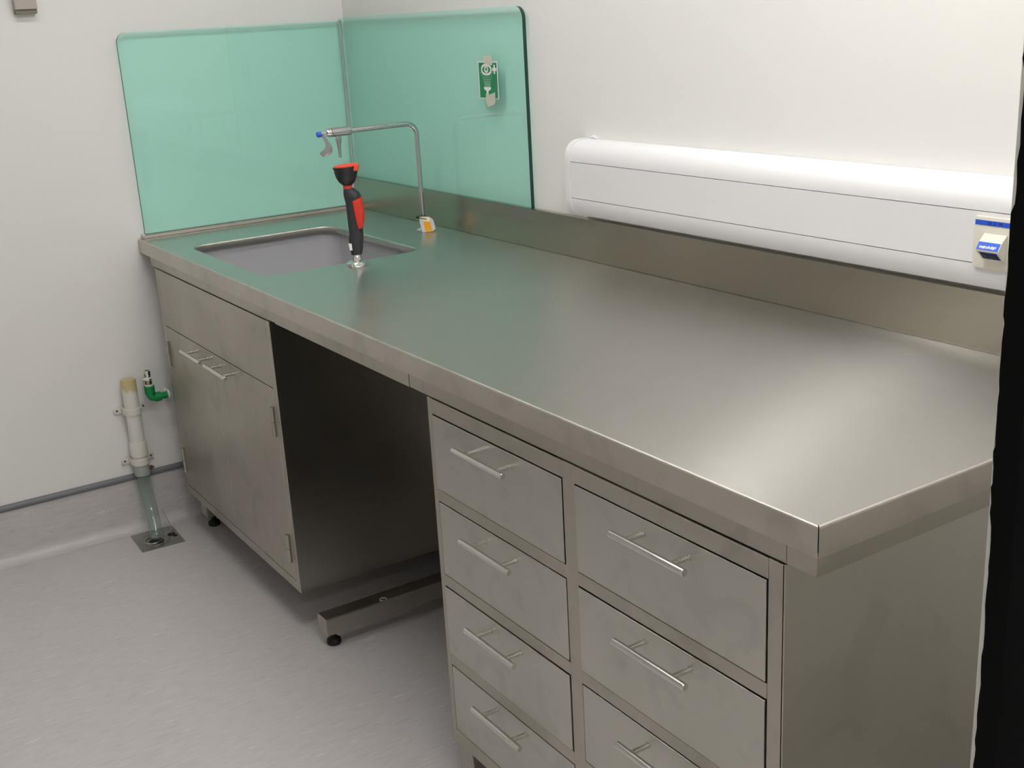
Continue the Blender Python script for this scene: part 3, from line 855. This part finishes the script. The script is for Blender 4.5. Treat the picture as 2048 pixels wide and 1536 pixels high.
hb_ = part('grip', bm, 'char', ey, True)
trg = [(0.006, 0.1633), (0.0277, 0.1698), (0.0300, 0.138), (0.0298, 0.1188), (0.0262, 0.1034), (0.0222, 0.0939), (0.0139, 0.0944), (0.0101, 0.1256)]
bm = BM(); add_prism(bm, trg, facing(EB - Nv * 0.0150), 0.0345, 0.003)
part('trigger', bm, 'red', ey, True, label='red squeeze lever')
bm = BM(); add_prism(bm, [(-0.0137, 0.0588), (-0.0059, 0.0583), (-0.0052, 0.0416), (-0.0114, 0.0419)], facing(EB + Nv * 0.0145), 0.0010)
part('white_sticker', bm, 'signw', ey)
bm = BM(); add_rings(bm, [ring_at(-0.0045, 0.1918, .0113, .0113), ring_at(-0.0042, 0.2002, .0110, .0110)])
part('red_collar', bm, 'red', ey, True)
TL = 0.055
bowlp = [(-0.0042, 0.1995, 0.0108), (-0.0046, 0.2080, 0.0196), (-0.0050, 0.2182, 0.0248), (-0.0050, 0.2296, 0.0280), (-0.0049, 0.2390, 0.0294), (-0.0049, 0.2425, 0.0312), (-0.0049, 0.2450, 0.0316), (-0.0049, 0.2462, 0.0300)]
bm = BM(); add_rings(bm, [ring_at(s, z, w, w, 32, TL * i / 7) for i, (s, z, w) in enumerate(bowlp)])
part('spray_cup', bm, 'blackgloss', ey, True)
bm = BM(); add_rings(bm, [ring_at(-0.0035, 0.2455, .0296, .0296, 32, TL), ring_at(-0.0035, 0.2478, .0296, .0296, 32, TL), ring_at(-0.0035, 0.2498, .0270, .0270, 32, TL), ring_at(-0.0035, 0.2508, .0180, .0180, 32, TL)])
lid = part('dust_lid', bm, 'redcap', ey, True)
bm = BM(); add_prism(bm, [(0.0165, 0.2352), (0.0268, 0.2358), (0.0290, 0.2440), (0.0290, 0.2498), (0.0260, 0.2524), (0.0120, 0.2512), (0.0105, 0.2478), (0.0160, 0.2455)], facing(EB + Nv * 0.012 - Nv * .004), 0.0125, 0.001)
part('lid_tab', bm, 'redcap', lid, True)

# ------------------------------------------------------------------ waste pipe, hose and drain
PX, PY = 0.036, -0.8365
pp = thing('waste_pipe', (PX, PY, 0.2), 'white plastic waste stub pipe clipped to the left wall', 'pipe')
bm = BM()
add_lathe(bm, [(0.0225, 0.205), (0.0225, 0.488), (0.0218, 0.4925), (0.0160, 0.4935)], (PX, PY, 0), 'z', 28)
part('pipe', bm, 'pvcglue', pp, True)
bm = BM(); add_lathe(bm, [(0.0228, 0.246), (0.0262, 0.250), (0.0262, 0.292), (0.0250, 0.2945), (0.0228, 0.2945)], (PX, PY, 0), 'z', 28)
part('coupling', bm, 'pvc', pp, True)
for z in (0.3935, 0.2305):
    bm = BM()
    add_lathe(bm, [(0.0228, z - .010), (0.0255, z - .009), (0.0255, z + .009), (0.0228, z + .010)], (PX, PY, 0), 'z', 28)
    cl = None
    for s in (-1, 1):
        add_prism(bm, rrect(min(s * .024, s * .050), max(s * .024, s * .050), -.0105, .0105, .009, 5), Matrix(((0, 0, 1, 0.0005), (1, 0, 0, PY), (0, 1, 0, z), (0, 0, 0, 1))), 0.007, 0.001)
        add_box(bm, 0.001, PX, PY + s * .0245 - .003, PY + s * .0245 + .003, z - .009, z + .009)
    cl = part('pipe_clip', bm, 'pvc', pp, True)
    for s in (-1, 1):
        bm = BM(); add_lathe(bm, [(0.0032, 0.0070), (0.0032, 0.0086), (0.002, 0.0092)], (0, PY + s * .040, z), 'x', 10)
        part('screw', bm, 'screw', cl)
hoset = thing('drain_hose', (0.12, -0.842, 0.0), 'limp clear hose from the waste pipe down into the floor drain', 'hose')
bm = BM()
hp = [(PX, PY, 0.222), (PX + .0005, PY, 0.19), (PX + .003, PY + .0005, 0.15), (PX + .012, PY + .001, 0.11), (PX + .030, PY + .0005, 0.075), (PX + .058, PY - .003, 0.045), (PX + .086, PY - .009, 0.022), (PX + .097, PY - .014, 0.010), (PX + .100, PY - .017, 0.0045)]
bm = BM(); add_tube(bm, hp, [.0205, .0215, .021, .0205, .020, .0195, .019, .0175, .015], 20, cap=False)
part('tube', bm, 'hose', hoset, True)
bm = BM(); add_lathe(bm, [(0.0218, 0.185), (0.0242, 0.187), (0.0242, 0.204), (0.0234, 0.212), (0.0234, 0.2195)], (PX, PY, 0), 'z', 24)
cf = part('hose_cuff', bm, 'clamp', hoset, True)
bm = BM(); add_box(bm, PX - .002, PX + .012, PY + .021, PY + .032, 0.199, 0.2085, .0015); add_tube(bm, [(PX + .004, PY + .020, .2035), (PX + .004, PY + .037, .2035)], 0.003, 8)
part('clamp_screw', bm, 'screw', cf)

dn = thing('floor_drain', (0.121, -0.846, 0.0), 'square steel floor drain plate with round grate under the hose', 'drain')
bm = BM()
dm = Matrix.Translation((0.121, -0.846, 0)) @ Matrix.Rotation(math.radians(-2), 4, 'Z')
add_prism(bm, rrect(-0.073, 0.073, -0.063, 0.067, 0.003, 2), dm, 0.0022, 0.0005)
part('plate', bm, 'carcass', dn)
bm = BM(); add_torus(bm, (0.133, -0.852, 0.0030), 0.038, 0.0022, 'z', 32, 6); part('grate_ring', bm, 'clear', dn, True)
bm = BM(); add_torus(bm, (0.128, -0.858, 0.0030), 0.026, 0.0016, 'z', 28, 6); part('grate_ring', bm, 'bar', dn, True)
bm = BM(); add_lathe(bm, [(0.0225, 0.0022), (0.0225, 0.0030)], (0.140, -0.852, 0), 'z', 24); part('drain_hole_disc', bm, 'black', dn)  # flat black discs: the dark inside of the holes put into colour
bm = BM(); add_lathe(bm, [(0.012, 0.0022), (0.012, 0.0030)], (0.118, -0.800, 0), 'z', 16); part('drain_hole_disc', bm, 'black', dn)
bm = BM(); add_lathe(bm, [(0.007, 0.0022), (0.007, 0.0030)], (0.135, -0.793, 0), 'z', 16); part('drain_hole_disc', bm, 'black', dn)
# loose clear lid leaning up at the back of the drain
ld = BM()
A, B, C_, D = Vector((0.052, -0.8005, 0.066)), Vector((0.086, -0.785, 0.0030)), Vector((0.124, -0.800, 0.0030)), Vector((0.070, -0.806, 0.034))
nn = (B - A).cross(C_ - A).normalized() * 0.0015
add_rings(ld, [[A, B, C_, D], [A + nn, B + nn, C_ + nn, D + nn]])
lo = part('drain_lid', ld, 'clear', dn)
bm = BM(); add_tube(bm, [A, B], 0.0010, 6); part('lid_rim', bm, 'bar', lo, True)

# ------------------------------------------------------------------ green water pipe elbow
EX, EY_ = 0.045, -0.779
ge = thing('water_pipe_elbow', (EX, EY_, 0.425), 'green plastic water pipe elbow with metal valve stub on the left wall', 'pipe')
bm = BM()
add_tube(bm, [(EX, EY_, 0.462), (EX, EY_, 0.4385)], 0.0152, 20)
add_tube(bm, [(EX, EY_, 0.440), (EX, EY_, 0.434), (EX, EY_ + .004, 0.4265), (EX, EY_ + .011, 0.4235), (EX, EY_ + .017, 0.4230)], 0.0128, 20)
add_tube(bm, [(EX, EY_ + .013, 0.4230), (EX, EY_ + .0305, 0.4230)], 0.0145, 20)
part('elbow', bm, 'greenp', ge, True)
bm = BM(); add_tube(bm, [(EX, EY_ + .030, 0.4230), (EX, EY_ + .052, 0.4230)], 0.0105, 18)
part('pipe_run', bm, 'greenp', ge, True)
bm = BM(); add_tube(bm, [(EX, EY_ + .050, 0.4230), (EX, EY_ + .056, 0.4230)], [0.0145, 0.0145], 18); add_tube(bm, [(EX, EY_ + .055, 0.4230), (EX - .044, EY_ + .060, 0.4230)], 0.010, 14)
part('white_collar', bm, 'whitep', ge, True)
bm = BM(); add_lathe(bm, [(0.0120, 0.4615), (0.0135, 0.4645), (0.0135, 0.4665), (0.0100, 0.467)], (EX, EY_, 0), 'z', 18)
part('socket_rim', bm, 'whitep', ge, True)
bm = BM(); add_lathe(bm, [(0.0105, 0.4665), (0.0105, 0.481)], (EX, EY_, 0), 'z', 8)
part('metal_stub', bm, 'brass', ge)
bm = BM()
add_lathe(bm, [(0.0112, 0.4805), (0.0118, 0.482), (0.0118, 0.4875), (0.0105, 0.489)], (EX, EY_, 0), 'z', 18)
add_tube(bm, [(EX, EY_ - .008, .4845), (EX + .002, EY_ - .0175, .4850)], [0.004, 0.002], 8)
wr = part('white_tape_wrap', bm, 'whitep', ge, True)
bm = BM(); add_lathe(bm, [(0.0025, 0.0), (0.0025, 0.003)], (EX + .0105, EY_ + .003, 0.484), 'x', 10); part('pin', bm, 'black', wr)
bm = BM(); add_lathe(bm, [(0.0085, 0.488), (0.0085, 0.494), (0.0100, 0.4955), (0.0100, 0.510), (0.0060, 0.511), (0.0060, 0.506)], (EX, EY_, 0), 'z', 8)
part('chrome_tip', bm, 'chrome', ge)

# ------------------------------------------------------------------ small wall box at the upper left
wb = thing('wall_box', (0.015, -0.945, 1.549), 'small beige grey box fixed high on the left wall', 'wall box')
bm = boxm(0.0005, 0.030, -0.973, -0.9155, 1.5585, 1.640, .002); part('cover', bm, 'wallbox', wb)
bm = boxm(0.0005, 0.024, -0.972, -0.9165, 1.5475, 1.5583, .001); part('base', bm, 'wallboxd', wb)  # darker brown strip along the bottom of the box

# ------------------------------------------------------------------ black panel beyond the near end of the bench
PXA, PYA = 2.930, -0.8115
bp_ = thing('partition_panel', (PXA + .013, -0.42, 0.0), 'tall black panel with chipped pale edge past the near bench end', 'panel')
part('core_board', boxm(PXA, PXA + .025, PYA, -0.03, 0.001, 2.10), 'rawboard', bp_)
random.seed(21)
bm = BM()
zs, ws = [], []
z = 0.001
while z < 2.10:
    zs.append(z); z += random.uniform(0.004, 0.016)
zs.append(2.10)
def wid(z):
    base = 0.0046 if z < 1.02 else (0.0012 if z < 1.30 else 0.0034)
    if z > 1.42: base = 0.0010
    if 0.98 < z < 1.06: base = 0.0046 + (0.0012 - 0.0046) * (z - .98) / .08
    return max(0.0002, base + random.uniform(-0.0011, 0.0009))
ws = [wid(z) for z in zs]
fa = [bm.verts.new((PXA + w, PYA - 0.0006, z)) for z, w in zip(zs, ws)]
fb = [bm.verts.new((PXA + .0262, PYA - 0.0006, z)) for z in zs]
ga = [bm.verts.new((PXA + w, PYA + 0.0002, z)) for z, w in zip(zs, ws)]
gb = [bm.verts.new((PXA + .0262, PYA + 0.0002, z)) for z in zs]
for i in range(len(zs) - 1):
    bm.faces.new((fa[i], fb[i], fb[i + 1], fa[i + 1])); bm.faces.new((ga[i + 1], gb[i + 1], gb[i], ga[i]))
    bm.faces.new((ga[i], fa[i], fa[i + 1], ga[i + 1])); bm.faces.new((fb[i], gb[i], gb[i + 1], fb[i + 1]))
part('edge_laminate', bm, 'blackpanel', bp_)
part('face_laminate', boxm(PXA + .0252, PXA + .0262, PYA + .0002, -0.03, 0.001, 2.10), 'blackpanel', bp_)
